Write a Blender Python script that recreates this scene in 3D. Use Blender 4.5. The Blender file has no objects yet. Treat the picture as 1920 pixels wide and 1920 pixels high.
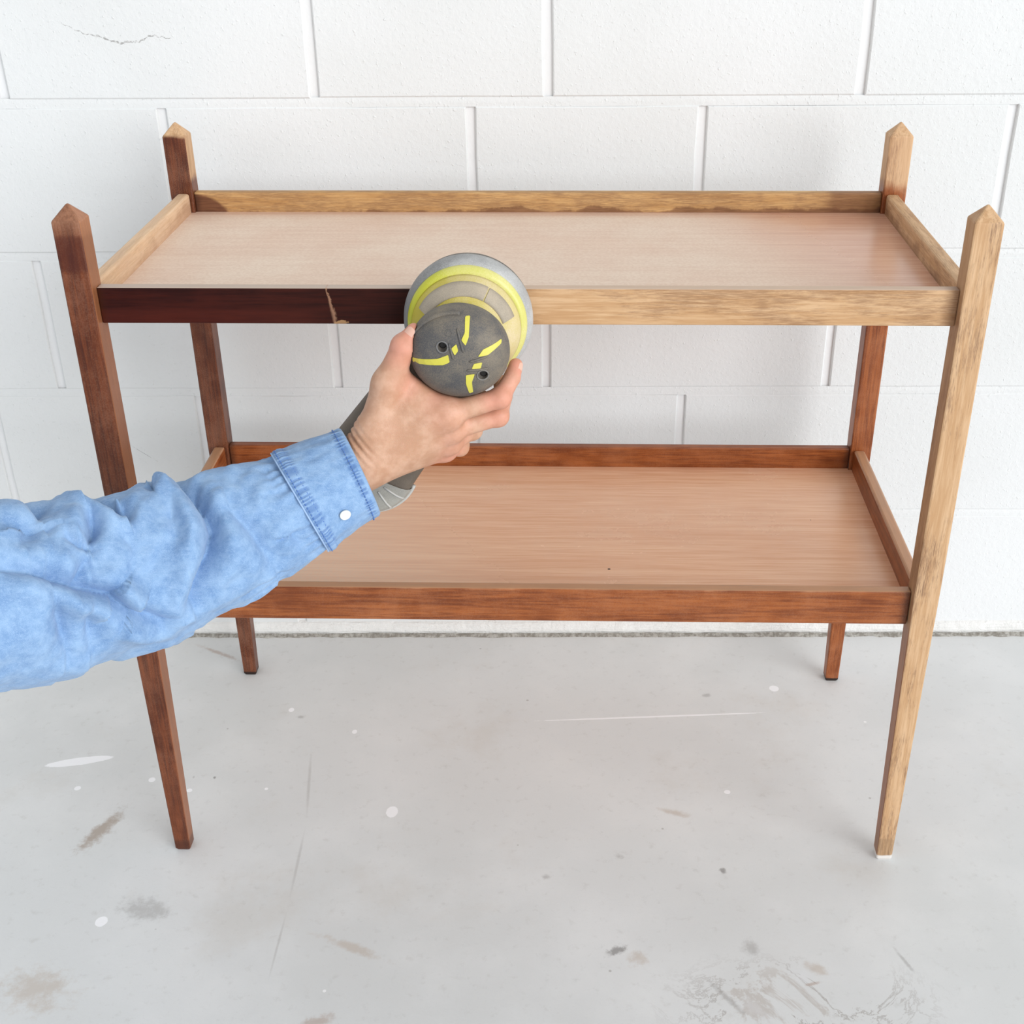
import bpy, bmesh, math, random
import numpy as np
from mathutils import Vector, Matrix, noise
random.seed(7); np.random.seed(7)
scene = bpy.context.scene
COL = scene.collection

# ------------------------------------------------------------------ camera
rows = ((0.9999714,0.0052399,-0.0054547),(0.0021004,0.5004310,0.8657739),(0.0072663,-0.8657606,0.5004056))
cam_d = bpy.data.cameras.new('camera'); cam = bpy.data.objects.new('camera', cam_d); COL.objects.link(cam)
rx, ry, rz = rows
cam.matrix_world = Matrix(((rx[0], ry[0], rz[0], 0.02420), (rx[1], ry[1], rz[1], -1.73477), (rx[2], ry[2], rz[2], 1.13256), (0, 0, 0, 1)))
cam_d.sensor_width = 36.0; cam_d.lens = 2419.13 / 1920 * 36.0
cam_d.shift_x = -53.19 / 1920; cam_d.shift_y = 96.28 / 1920
cam_d.clip_start = 0.02
scene.camera = cam

# ------------------------------------------------------------------ daylight: bright overcast sky seen through the open garage front
world = bpy.data.worlds.new('overcast_sky'); scene.world = world; world.use_nodes = True
bg = world.node_tree.nodes['Background']
bg.inputs['Color'].default_value = (0.93, 0.965, 1.0, 1); bg.inputs['Strength'].default_value = 0.66
sun_d = bpy.data.lights.new('hazy_sun', 'SUN'); sun = bpy.data.objects.new('hazy_sun', sun_d); COL.objects.link(sun)
sun_d.energy = 1.85; sun_d.angle = math.radians(44); sun_d.color = (0.965, 0.985, 1.0)
sun.rotation_euler = Vector((-0.66, 0.72, -0.25)).to_track_quat('-Z', 'Y').to_euler()
scene.view_settings.view_transform = 'Standard'; scene.view_settings.look = 'None'
scene.view_settings.gamma = 1.0; scene.view_settings.use_curve_mapping = False
scene.view_settings.exposure = 0.44

# ------------------------------------------------------------------ helpers
def srgb(r, g, b):
    f = lambda c: (c / 255 / 12.92) if c / 255 <= 0.04045 else ((c / 255 + 0.055) / 1.055) ** 2.4
    return (f(r), f(g), f(b), 1.0)

def link(name, me, mat=None, parent=None, smooth=False):
    o = bpy.data.objects.new(name, me); COL.objects.link(o)
    if mat is not None:
        if me.materials: me.materials.clear()
        me.materials.append(mat)
    if parent is not None: o.parent = parent
    if smooth:
        me.polygons.foreach_set('use_smooth', [True] * len(me.polygons))
    return o

def pyd(name, v, f):
    me = bpy.data.meshes.new(name); me.from_pydata([tuple(map(float, p)) for p in v], [], [tuple(map(int, q)) for q in f]); me.update()
    return me

def fix_normals(me):
    bm = bmesh.new(); bm.from_mesh(me); bmesh.ops.recalc_face_normals(bm, faces=bm.faces); bm.to_mesh(me); bm.free(); return me

def box_mesh(name, x0, x1, y0, y1, z0, z1, bevel=0.0, seg=2):
    bm = bmesh.new()
    bmesh.ops.create_cube(bm, size=1.0)
    for v in bm.verts:
        v.co = Vector((x0 + (v.co.x + .5) * (x1 - x0), y0 + (v.co.y + .5) * (y1 - y0), z0 + (v.co.z + .5) * (z1 - z0)))
    if bevel > 0:
        bmesh.ops.bevel(bm, geom=list(bm.edges), offset=bevel, segments=seg, profile=0.5, affect='EDGES')
    me = bpy.data.meshes.new(name); bm.to_mesh(me); bm.free(); return me

def ring_mesh(name, rings, closed=True, cap0=False, cap1=False):
    """rings: array (nr, np, 3)"""
    rings = np.asarray(rings, float); nr, npt = rings.shape[:2]
    v = rings.reshape(-1, 3); f = []
    m = npt if closed else npt - 1
    for i in range(nr - 1):
        for j in range(m):
            a = i * npt + j; b = i * npt + (j + 1) % npt
            f.append((a, b, b + npt, a + npt))
    if cap0: f.append(tuple(reversed(range(npt))))
    if cap1: f.append(tuple(range((nr - 1) * npt, nr * npt)))
    return fix_normals(pyd(name, v, f))

def tube_mesh(name, pts, r, n=8, caps=True):
    pts = [Vector(p) for p in pts]; rings = []
    up = None
    for i, p in enumerate(pts):
        t = (pts[min(i + 1, len(pts) - 1)] - pts[max(i - 1, 0)]).normalized()
        if up is None:
            up = t.orthogonal().normalized()
        up = (up - t * up.dot(t)).normalized(); w = t.cross(up)
        rr = r[i] if hasattr(r, '__len__') else r
        rings.append([p + (up * math.cos(a) + w * math.sin(a)) * rr for a in [2 * math.pi * k / n for k in range(n)]])
    return ring_mesh(name, [[list(q) for q in rg] for rg in rings], True, caps, caps)

def empty(name, loc=(0, 0, 0), rot=None):
    o = bpy.data.objects.new(name, None); COL.objects.link(o); o.location = loc; o.empty_display_size = 0.05
    if rot is not None: o.rotation_euler = rot
    return o

def tag(o, label=None, cat=None, group=None, kind=None):
    if label: o['label'] = label
    if cat: o['category'] = cat
    if group: o['group'] = group
    if kind: o['kind'] = kind
    return o

# ---- shader-node helper
class NT:
    def __init__(s, name):
        s.m = bpy.data.materials.new(name); s.m.use_nodes = True
        s.t = s.m.node_tree; s.n = s.t.nodes; s.b = s.n['Principled BSDF']
        s._c = None
    def new(s, t, **k):
        nd = s.n.new(t)
        for a, b in k.items(): setattr(nd, a, b)
        return nd
    def put(s, sock, v):
        if isinstance(v, bpy.types.NodeSocket): s.t.links.new(v, sock)
        else: sock.default_value = v
    def obj(s):
        if s._c is None:
            tc = s.new('ShaderNodeTexCoord'); s._c = tc
        return s._c.outputs['Object']
    def uv(s):
        s.obj(); return s._c.outputs['UV']
    def xyz(s, vec=None):
        sp = s.new('ShaderNodeSeparateXYZ'); s.put(sp.inputs[0], vec if vec is not None else s.obj()); return sp.outputs
    def math(s, op, a, b=None, c=None, clamp=False):
        nd = s.new('ShaderNodeMath', operation=op); nd.use_clamp = clamp
        s.put(nd.inputs[0], a)
        if b is not None: s.put(nd.inputs[1], b)
        if c is not None: s.put(nd.inputs[2], c)
        return nd.outputs[0]
    def add(s, a, b): return s.math('ADD', a, b)
    def sub(s, a, b): return s.math('SUBTRACT', a, b)
    def mul(s, a, b): return s.math('MULTIPLY', a, b)
    def mx(s, a, b): return s.math('MAXIMUM', a, b)
    def mn(s, a, b): return s.math('MINIMUM', a, b)
    def step(s, x, lo, hi, to0=0.0, to1=1.0):
        nd = s.new('ShaderNodeMapRange', interpolation_type='SMOOTHSTEP')
        s.put(nd.inputs[0], x); s.put(nd.inputs[1], lo); s.put(nd.inputs[2], hi); s.put(nd.inputs[3], to0); s.put(nd.inputs[4], to1)
        return nd.outputs[0]
    def scale(s, vec, sc):
        nd = s.new('ShaderNodeVectorMath', operation='MULTIPLY'); s.put(nd.inputs[0], vec); s.put(nd.inputs[1], sc); return nd.outputs[0]
    def vadd(s, a, b):
        nd = s.new('ShaderNodeVectorMath', operation='ADD'); s.put(nd.inputs[0], a); s.put(nd.inputs[1], b); return nd.outputs[0]
    def noise(s, vec=None, scale=5.0, detail=4.0, rough=0.55, dist=0.0, out=0):
        nd = s.new('ShaderNodeTexNoise'); s.put(nd.inputs['Vector'], vec if vec is not None else s.obj())
        nd.inputs['Scale'].default_value = scale; nd.inputs['Detail'].default_value = detail
        nd.inputs['Roughness'].default_value = rough; nd.inputs['Distortion'].default_value = dist
        return nd.outputs[out]
    def vor(s, vec=None, scale=5.0, feature='F1', out='Distance', rnd=1.0):
        nd = s.new('ShaderNodeTexVoronoi', feature=feature); s.put(nd.inputs['Vector'], vec if vec is not None else s.obj())
        nd.inputs['Scale'].default_value = scale; nd.inputs['Randomness'].default_value = rnd
        return nd.outputs[out]
    def mix(s, f, a, b, mode='MIX'):
        nd = s.new('ShaderNodeMix', data_type='RGBA', blend_type=mode)
        s.put(nd.inputs[0], f); s.put(nd.inputs[6], a); s.put(nd.inputs[7], b); return nd.outputs[2]
    def bump(s, h, strength=0.3, dist=0.001, prev=None):
        nd = s.new('ShaderNodeBump'); nd.inputs['Strength'].default_value = strength; nd.inputs['Distance'].default_value = dist
        s.put(nd.inputs['Height'], h)
        if prev is not None: s.put(nd.inputs['Normal'], prev)
        return nd.outputs[0]
    def set(s, color=None, rough=None, normal=None, spec=None, **k):
        if color is not None: s.put(s.b.inputs['Base Color'], color)
        if rough is not None: s.put(s.b.inputs['Roughness'], rough)
        if normal is not None: s.put(s.b.inputs['Normal'], normal)
        if spec is not None: s.put(s.b.inputs['Specular IOR Level'], spec)
        for a, b in k.items(): s.put(s.b.inputs[a], b)
        return s.m

def plain(name, col, rough=0.5, dust=None, spec=0.5, bscale=900, bstr=0.05, gx=0.0):
    t = NT(name); c = col
    if dust:
        n = t.noise(scale=24, detail=6, rough=0.6); n2 = t.noise(scale=1300, detail=3)
        m = t.step(t.add(t.mul(n, 0.7), t.mul(n2, 0.5)), 0.52 - dust[1] * 0.25, 0.82)
        m = t.math('ADD', t.mul(m, dust[1] + 0.3), t.mul(t.xyz()[0], gx), clamp=True)
        c = t.mix(m, col, dust[0])
    return t.set(c, rough, t.bump(t.noise(scale=bscale, detail=2), bstr, 0.001), spec)

# ------------------------------------------------------------------ materials of the setting
def mat_paint(name='white_paint'):
    t = NT(name)
    n1 = t.noise(scale=120, detail=5, rough=0.6)
    wv = t.vadd(t.obj(), t.scale(t.noise(scale=90, detail=3, out=1), (0.008, 0.008, 0.008)))
    pit = t.step(t.vor(wv, scale=95), 0.10, 0.26)
    dense = t.step(t.noise(scale=9, detail=2), 0.47, 0.66)
    pits = t.add(t.mul(t.sub(pit, 1.0), dense), 0.0)
    lump = t.step(t.noise(t.vadd(t.obj(), (3.1, 7.7, 1.3)), scale=230, detail=2, rough=0.5), 0.58, 0.86)
    h = t.add(t.add(t.mul(n1, 0.55), t.mul(pits, 0.10)), t.mul(lump, 0.45))
    col = t.mix(t.step(t.noise(scale=2.2, detail=3), 0.35, 0.7), srgb(222, 223, 222), srgb(229, 230, 230))
    return t.set(col, 0.55, t.bump(h, 0.85, 0.0016), 0.35)
M_PAINT = mat_paint()
def mat_joint():
    t = NT('painted_mortar')
    h = t.noise(scale=160, detail=3)
    return t.set(srgb(232, 232, 232), 0.4, t.bump(h, 0.3, 0.001), 0.4)
M_JOINT = mat_joint()
M_PAINT2 = M_PAINT
def mat_lip():
    t = NT('rough_painted_mortar')
    h = t.add(t.noise(scale=60, detail=6, rough=0.65), t.mul(t.noise(t.scale(t.obj(), (1, 1, 9)), scale=25, detail=3), 0.7))
    return t.set(srgb(233, 232, 229), 0.6, t.bump(h, 0.9, 0.004), 0.3)
M_LIP = mat_lip()
STAINS = [('white',-0.6304,-0.3227,0.210,0.0474,0.0087),
 ('tan',-0.5572,-0.4631,-1.952,0.0575,0.0147),
 ('tan2',-0.2046,-0.6646,-0.439,0.0546,0.0087),
 ('white',-0.1843,-0.4283,-0.001,0.0084,0.0116),
 ('white',-0.5094,-0.6236,-0.000,0.0076,0.0089),
 ('dark',0.1017,-0.6680,0.516,0.0189,0.0077),
 ('dark',0.2380,-0.5379,-0.001,0.0060,0.0070),
 ('dark2',0.1108,-0.5131,-0.001,0.0074,0.0067),
 ('dark2',0.0189,-0.5489,-0.000,0.0072,0.0060),
 ('dark2',0.2570,-0.6648,-0.134,0.0153,0.0164),
 ('white',-0.6147,-0.3803,-0.001,0.0047,0.0046),
 ('white',-0.5186,-0.3625,0.463,0.0050,0.0053),
 ('white',-0.4622,-0.3849,-0.001,0.0043,0.0040),
 ('white',-0.3588,-0.3817,-0.001,0.0025,0.0028),
 ('white',-0.3556,-0.2038,-0.002,0.0043,0.0053),
 ('white',-0.2558,-0.2563,-0.002,0.0038,0.0050),
 ('white',0.2615,-0.3891,-0.001,0.0046,0.0044),
 ('white',0.3599,-0.1519,0.181,0.0075,0.0082),
 ('brown',-0.4974,-0.0535,-0.526,0.0568,0.0060),
 ('dark2',0.2574,-0.1686,0.266,0.0076,0.0060),
 ('dark2',-0.3392,-0.2220,-0.002,0.0066,0.0052),
 ('white',0.1711,-0.2217,0.058,0.1714,0.0021),
 ('tan2',-0.5510,-0.7257,-0.373,0.0520,0.0388),
 ('brown',-0.2282,-0.7700,0.296,0.0247,0.0110),
 ('tan2',0.1237,-0.6790,-0.260,0.0156,0.0159),
 ('dark2',-0.4627,-0.6036,-0.314,0.0425,0.0252),
 ('tan2',0.3254,-0.6947,-0.633,0.0199,0.0120),
 ('crack',-0.3030,-0.3713,-1.455,0.0813,0.0032),
 ('crack',-0.2926,-0.5257,-1.556,0.0736,0.0028),
 ('crack',-0.2928,-0.6607,-1.591,0.0613,0.0021),
 ('white2',0.2479,-0.7514,-0.900,0.0281,0.0108),
 ('white2',0.3083,-0.7063,-0.896,0.0198,0.0153),
 ('dark2',-0.4631,-0.3570,-0.001,0.0022,0.0041),
 ('dark',-0.4340,-0.3581,-0.001,0.0026,0.0035),
 ('tan2',0.1891,-0.4317,-0.349,0.0307,0.0073),
 ('dark2',0.2202,-0.7384,-0.939,0.0300,0.0051),
 ('brown',0.3169,-0.7180,0.265,0.0146,0.0030),
 ('dark2',0.4280,-0.6826,-1.191,0.0257,0.0032)]
def mat_floor():
    t = NT('stained_concrete')
    P = t.obj()
    big = t.noise(P, scale=1.5, detail=4, rough=0.55); mid = t.noise(P, scale=6, detail=6, rough=0.62); fine = t.noise(P, scale=70, detail=5, rough=0.65)
    grit = t.noise(P, scale=700, detail=2)
    c = t.mix(t.step(big, 0.35, 0.65), srgb(217, 218, 217), srgb(225, 226, 226))
    c = t.mix(t.mul(t.step(mid, 0.42, 0.72), 0.45), c, srgb(234, 234, 233))
    c = t.mix(t.mul(t.step(t.noise(t.vadd(P, (4, 2, 0)), scale=4.5, detail=7, rough=0.66), 0.54, 0.72), 0.30), c, srgb(206, 199, 190))
    c = t.mix(t.mul(t.step(fine, 0.55, 0.75), 0.22), c, srgb(176, 172, 166))
    c = t.mix(t.mul(t.step(grit, 0.6, 0.8), 0.2), c, srgb(165, 160, 154))
    # scattered specks of paint and dirt
    sp = t.step(t.vor(P, scale=9.0), 0.022, 0.016); c = t.mix(t.mul(sp, 0.8), c, srgb(250, 250, 250))
    sp = t.step(t.vor(t.vadd(P, (5.3, 1.7, 0)), scale=13), 0.030, 0.018); c = t.mix(t.mul(sp, 0.5), c, srgb(150, 146, 141))
    # marbled seepage stain near the front right
    rr = t.xyz(t.scale(t.vadd(P, (-0.30, 0.745, 0)), (1 / 0.17, 1 / 0.075, 0)))
    reg = t.step(t.math('SQRT', t.add(t.mul(rr[0], rr[0]), t.mul(rr[1], rr[1]))), 1.15, 0.35)
    q = t.noise(P, scale=10, detail=8, rough=0.7, dist=0.7)
    ln = t.step(t.math('ABSOLUTE', t.sub(q, 0.5)), 0.022, 0.0)
    c = t.mix(t.mul(t.mul(reg, ln), 0.55), c, srgb(140, 130, 122))
    c = t.mix(t.mul(t.mul(reg, t.step(q, 0.56, 0.6)), 0.3), c, srgb(222, 222, 223))
    c = t.mix(t.mul(t.mul(reg, t.step(q, 0.42, 0.36)), 0.4), c, srgb(168, 152, 138))
    cols = {'white': (srgb(252, 252, 254), 0.95, 0.12), 'white2': (srgb(226, 226, 228), 0.35, 0.9), 'tan': (srgb(158, 138, 120), 0.7, 0.8), 'tan2': (srgb(186, 166, 146), 0.45, 0.9),
            'brown': (srgb(160, 124, 98), 0.45, 0.9), 'dark': (srgb(128, 124, 122), 0.7, 0.7), 'dark2': (srgb(160, 157, 154), 0.5, 0.9), 'crack': (srgb(168, 164, 160), 0.35, 0.8)}
    wob = t.sub(t.noise(P, scale=55, detail=7, rough=0.72), 0.5)
    for k, x, y, a, hl, hw in STAINS:
        mp = t.new('ShaderNodeMapping', vector_type='TEXTURE'); t.put(mp.inputs[0], P)
        mp.inputs['Location'].default_value = (x, y, 0); mp.inputs['Rotation'].default_value = (0, 0, a); mp.inputs['Scale'].default_value = (hl, hw, 1)
        o = t.xyz(mp.outputs[0])
        d = t.math('SQRT', t.add(t.mul(o[0], o[0]), t.mul(o[1], o[1])))
        d = t.add(d, t.mul(wob, 2.6 if k not in ('crack', 'white') else 0.5))
        col, amt, soft = cols[k]
        c = t.mix(t.mul(t.step(d, 1.0, 1.0 - soft), amt), c, col)
    h = t.add(t.mul(fine, 0.6), t.mul(t.noise(P, scale=260, detail=4), 0.5))
    return t.set(c, t.step(mid, 0.3, 0.7, 0.5, 0.68), t.bump(h, 0.22, 0.0012), 0.35)
M_FLOOR = mat_floor()

# ------------------------------------------------------------------ the setting
me = pyd('floor', [(-6, -8, 0), (6, -8, 0), (6, 0.02, 0), (-6, 0.02, 0)], [(0, 1, 2, 3)])
floor = tag(link('floor', me, M_FLOOR), 'worn grey concrete floor with paint drips and stains', kind='structure')
WX0, WX1, ROWS = -2.30, 2.40, 13
ZW = 0.0162
YF = -2.1
wall = tag(link('wall_back', box_mesh('wall_back', WX0, WX1, 0.0042, 0.12, 0, ZW + .2 * ROWS), M_JOINT), 'white painted concrete block wall', kind='structure')
t = NT('white_ceiling_board'); M_CEIL = t.set(srgb(232, 232, 230), 0.7)
tag(link('ceiling', box_mesh('ceiling', WX0 - .12, WX1, YF, 0.12, ZW + .2 * ROWS, ZW + .2 * ROWS + .05), M_CEIL), 'plain white ceiling', kind='structure')

def block_mesh(x0, x1, z0, z1, dy):
    """one block face: front set proud of the mortar, rounded arrises, slightly uneven outline"""
    bv = 0.0022
    def loop(ins, y, jit):
        pts = []
        for (a, b, c, d) in ((x0, z0, x1, z0), (x1, z0, x1, z1), (x1, z1, x0, z1), (x0, z1, x0, z0)):
            for k in range(3):
                pts.append([a + (c - a) * k / 3, b + (d - b) * k / 3])
        out = []
        cx, cz = (x0 + x1) / 2, (z0 + z1) / 2
        for i, (x, z) in enumerate(pts):
            x += (ins if x < x0 + 1e-6 else (-ins if x > x1 - 1e-6 else 0)); z += (ins if z < z0 + 1e-6 else (-ins if z > z1 - 1e-6 else 0))
            jx, jz = J[i]
            out.append((x + jx * jit, y, z + jz * jit))
        return out
    J = [(random.uniform(-1, 1) * .0007, random.uniform(-1, 1) * .0007) for _ in range(12)]
    v = loop(0, 0.02, 0) + loop(0, 0.0035 + dy, 1) + loop(bv * .35, 0.001 + dy, 1) + loop(bv, dy, 1)
    f = []
    for i in range(3):
        for j in range(12):
            a = i * 12 + j; b = i * 12 + (j + 1) % 12
            f.append((a, b, b + 12, a + 12))
    f.append(tuple(range(36, 48)))
    return pyd('block', v, f)
starts = {0: -0.770, 1: -0.4846, 2: -0.6795, 3: -0.4770, 4: -0.6768, 5: -0.478}
HJ, VJ = 0.0052, 0.0054        # half joint widths
for k in range(ROWS):
    x = starts.get(k, -0.678 if k % 2 == 0 else -0.478) - 2.1
    wd = [.4, .3]; i = 0
    while x < WX1:
        w = wd[i % 2]; i += 1
        a, b = max(x + VJ, WX0), min(x + w - VJ, WX1)
        if b - a > 0.02:
            o = link('block', block_mesh(a, b, ZW + .2 * k + HJ, ZW + .2 * (k + 1) - HJ, random.uniform(-.0004, .0004)), M_PAINT, wall)
        x += w
    if k:
        z = ZW + .2 * k       # flush-struck bed joint, slightly hollow
        prof = [(z - HJ - .001, .0013), (z - HJ * .4, .0011), (z + HJ * .3, .0012), (z + HJ + .001, .0022)]
        n = 24; xs = np.linspace(WX0, WX1, n)
        rings = [[(xx, yy + random.uniform(-.0003, .0003), zz) for zz, yy in prof] for xx in xs]
        link('mortar_joint', ring_mesh('mortar_joint', rings, closed=False), M_PAINT2, wall, True)
# rough painted mortar lip along the foot of the wall, grey unpainted mortar under it
n = 260; xs = np.linspace(WX0, WX1, n); rings = []
for xx in xs:
    h = 0.0215 + 0.003 * noise.noise((xx * 9, 1, 0)) + 0.002 * noise.noise((xx * 40, 5, 0))
    d = -0.0045 + 0.002 * noise.noise((xx * 14, 9, 0))
    rings.append([(xx, .006, h + .004), (xx, d * .3, h + .001), (xx, d, h - .004), (xx, d - .001, .010), (xx, d - .0008, .0045), (xx, .006, .004)])
link('mortar_lip', ring_mesh('mortar_lip', rings, closed=False), M_LIP, wall, True)
t = NT('bare_grey_mortar'); nn = t.noise(scale=140, detail=6, rough=.7)
M_GREY = t.set(t.mix(t.step(nn, .4, .65), srgb(146, 141, 132), srgb(196, 193, 186)), .9, t.bump(nn, .8, .004))
rings = []
for xx in np.linspace(WX0, WX1, 420):
    e = 0.0080 + 0.003 * noise.noise((xx * 22, 3, 0)) + 0.003 * noise.noise((xx * 90, 7, 0))
    rings.append([(xx, .0, .0050), (xx, -e * .55, .0044), (xx, -e, .0016), (xx, -e - .003, .0)])
link('mortar_residue', ring_mesh('mortar_residue', rings, closed=False), M_GREY, wall, True)
# fine crack in the paint of the upper left block, hairline scratch lower down
def wall_line(name, pts, w0, col, y=-.0004):
    P = [Vector((x, 0, z)) for x, z in pts]; fine = []
    for a, b in zip(P[:-1], P[1:]):
        for k in range(6): fine.append(a.lerp(b, k / 6))
    fine.append(P[-1]); v = []; f = []
    for i, p in enumerate(fine):
        tt = i / (len(fine) - 1); w = w0 * (0.35 + 0.65 * math.sin(math.pi * tt)) * random.uniform(.5, 1.3)
        j = random.uniform(-1, 1) * w0 * .9
        v += [(p.x, y, p.z + w + j), (p.x, y, p.z - w + j)]
        if i: f.append((2 * i - 2, 2 * i - 1, 2 * i + 1, 2 * i))
    tt = NT(name + '_grey'); mm = tt.set(tt.mix(tt.step(tt.noise(scale=220, detail=3), .4, .62), col, srgb(222, 222, 221)), .8)
    return link(name, pyd(name, v, f), mm, wall)
wall_line('paint_crack', [(-0.5879,0.9144),(-0.5783,0.9088),(-0.5614,0.9018),(-0.5453,0.8980),(-0.5295,0.8923),(-0.5166,0.8891),(-0.5028,0.8909),(-0.4913,0.8908),(-0.4818,0.8958),(-0.4713,0.8983),(-0.4616,0.8957),(-0.4503,0.8951)], .0013, srgb(168, 167, 165))
wall_line('hairline_scratch', [(-0.5954,0.3336),(-0.5770,0.3197),(-0.5585,0.3065)], .0003, srgb(120, 118, 116))

# ------------------------------------------------------------------ two-tier tray table
TX, TY, TH = 0.00404, -0.30740, math.radians(-1.19406)
L2, W2, LW, LF, SPL = 0.45378, 0.205035, 0.02835, 0.0194, 0.0021
H1, H2, ZT = 0.8000, 0.8135, 0.40
ZU, HU, ZL, HL = 0.73143, 0.03704, 0.38690, 0.0428
REC, RT = 0.0112, 0.0130
PU, PL_ = 0.7075, 0.3575

ST_D, ST_L = srgb(74, 31, 11), srgb(120, 60, 27)        # brown stain
RED_D, RED_L = srgb(112, 53, 20), srgb(164, 92, 44)      # redder, thinner stain
DK_D, DK_L = srgb(40, 12, 7), srgb(62, 22, 13)          # thick dark varnish
SA, SB = srgb(192, 150, 108), srgb(214, 177, 138)        # bare sanded timber
DUSTY = srgb(205, 172, 148)

def wood(name, d, l, axis, mask=None, rough_s=0.38, rough_w=0.62, resid=0.5, extra=None, resid_col=None, dust=0.0, sand=(SA, SB), spec=.4):
    t = NT(name); P = t.obj()
    sc = [1.0, 1.0, 1.0]; sc[axis] = 0.055
    G = t.scale(P, tuple(sc))
    g1 = t.noise(G, scale=420, detail=5, rough=0.6, dist=0.3); g2 = t.noise(G, scale=95, detail=4, rough=0.6, dist=0.8)
    blot = t.noise(P, scale=22, detail=5, rough=0.6)
    gr = t.add(t.mul(g1, 0.6), t.mul(g2, 0.5))
    st = t.mix(t.step(t.add(gr, t.mul(t.sub(blot, .5), .35)), 0.36, 0.74), d, l)
    sa = t.mix(t.step(gr, 0.4, 0.7), sand[0], sand[1])
    # stain left in the pores of the sanded timber
    sc2 = [1.0, 1.0, 1.0]; sc2[axis] = 0.28
    rs = t.noise(t.scale(t.vadd(P, (1.3, 2.1, .7)), tuple(sc2)), scale=26, detail=7, rough=0.7)
    g3 = t.noise(G, scale=1100, detail=4, rough=.7); rs = t.mul(t.step(t.add(rs, t.mul(t.sub(g3, .5), .45)), 0.44, 0.64), t.step(g3, 0.25, 0.6)); sa = t.mix(t.mul(rs, resid), sa, resid_col or srgb(126, 88, 62))
    c, r = st, rough_s
    if axis == 0 and dust < .3:
        xx = t.xyz()[0]; st = t.mix(t.mul(t.step(t.add(t.math('ABSOLUTE', xx), t.mul(t.sub(blot, .5), .012)), .414, .425), .7), st, srgb(58, 28, 16)); c = st
    if mask is not None:
        x, y, z = t.xyz(); m = mask(t, x, y, z, blot, rs)
        c = t.mix(m, st, sa); r = t.step(m, 0, 1, rough_s, rough_w)
    if dust:
        dm = t.mul(t.step(t.add(t.mul(t.noise(scale=900, detail=2), .5), t.mul(blot, .5)), .42, .62), dust)
        c = t.mix(dm, c, DUSTY)
    if extra is not None:
        x, y, z = t.xyz(); c = extra(t, c, x, y, z, blot)
    return t.set(c, r, t.bump(t.add(g1, t.mul(blot, .2)), 0.12, 0.0008), spec)

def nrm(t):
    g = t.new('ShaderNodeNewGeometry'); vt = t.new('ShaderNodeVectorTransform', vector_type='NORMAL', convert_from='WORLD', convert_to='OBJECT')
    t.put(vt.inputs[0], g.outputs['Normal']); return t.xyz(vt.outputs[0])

table = empty('tray_table', (TX, TY, 0), (0, 0, TH))
tag(table, 'two-tier wooden tray table half sanded, on tapered legs against the block wall', 'table')

def leg_mesh(sx, sy):
    """sx, sy = -1/+1 pick the corner; tapered foot, square shaft with eased arrises, pyramid top"""
    def sect(z, w, off, ch):
        cx = sx * (L2 - off - w / 2); cy = sy * (W2 - off - w / 2); h = w / 2; pts = []
        for qx, qy in ((-1, -1), (1, -1), (1, 1), (-1, 1)):
            arc = [(-1, 0), (-.29, -.29), (0, -1)] if True else None
            a = (cx + qx * h, cy + qy * (h - ch)); m = (cx + qx * (h - ch * .29), cy + qy * (h - ch * .29)); b = (cx + qx * (h - ch), cy + qy * h)
            tri = (a, m, b) if qx * qy > 0 else (b, m, a)
            pts += [(px, py, z) for px, py in tri]
        return pts
    rings = [sect(0.0, LF * .84, SPL + LF * .08, .002), sect(.003, LF, SPL, .002)]
    for k in range(1, 13):
        u = k / 12; rings.append(sect(.003 + (ZT - .003) * u, LF + (LW - LF) * u, SPL * (1 - u), .0018))
    rings += [sect(.6, LW, 0, .0018), sect(H1 - .0015, LW, 0, .0020), sect(H1, LW - .0012, .0006, .0026), sect(H1 + (H2 - H1) * .5, LW * .53, LW * .235, .0024), sect(H2 - .0012, LW * .17, LW * .415, .0015), sect(H2, LW * .07, LW * .465, .0006)]
    return ring_mesh('leg', rings, True, True, True)

def legmask_fl(t, x, y, z, b, rs):
    m = t.step(t.add(z, t.mul(t.sub(b, .5), .03)), .773, .806); return t.mul(m, .45)
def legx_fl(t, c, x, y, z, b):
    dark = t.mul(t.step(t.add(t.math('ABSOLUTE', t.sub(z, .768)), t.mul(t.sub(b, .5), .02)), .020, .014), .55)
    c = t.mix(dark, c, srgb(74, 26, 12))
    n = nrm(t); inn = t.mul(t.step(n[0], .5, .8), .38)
    c = t.mix(inn, c, srgb(190, 128, 88))  # light from the right painted in: inner face made lighter than the stain
    foot = t.step(t.add(z, t.mul(t.sub(b, .5), .004)), .020, .012)
    return t.mix(t.mul(foot, .6), c, srgb(60, 28, 18))
def legmask_bl(t, x, y, z, b, rs):
    n = nrm(t); top = t.step(t.add(z, t.mul(t.sub(b, .5), .012)), .7955, .801)
    side = t.mul(t.step(n[0], .4, .7), t.step(t.add(z, t.mul(t.sub(b, .5), .03)), .742, .752))
    return t.mx(t.mul(top, .95), t.mul(side, .8))
def legx_dark_foot(t, c, x, y, z, b):
    foot = t.step(t.add(z, t.mul(t.sub(b, .5), .003)), .0075, .0045)
    return t.mix(foot, c, srgb(38, 24, 18))
def legmask_br(t, x, y, z, b, rs):
    return t.mul(t.step(t.add(z, t.mul(t.sub(b, .5), .045)), .725, .752), .95)
def legmask_fr(t, x, y, z, b, rs):
    n = nrm(t); inner = t.mul(t.step(n[0], -.5, -.8), t.step(z, .350, .335))
    return t.sub(1.0, t.mul(inner, .85))
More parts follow.
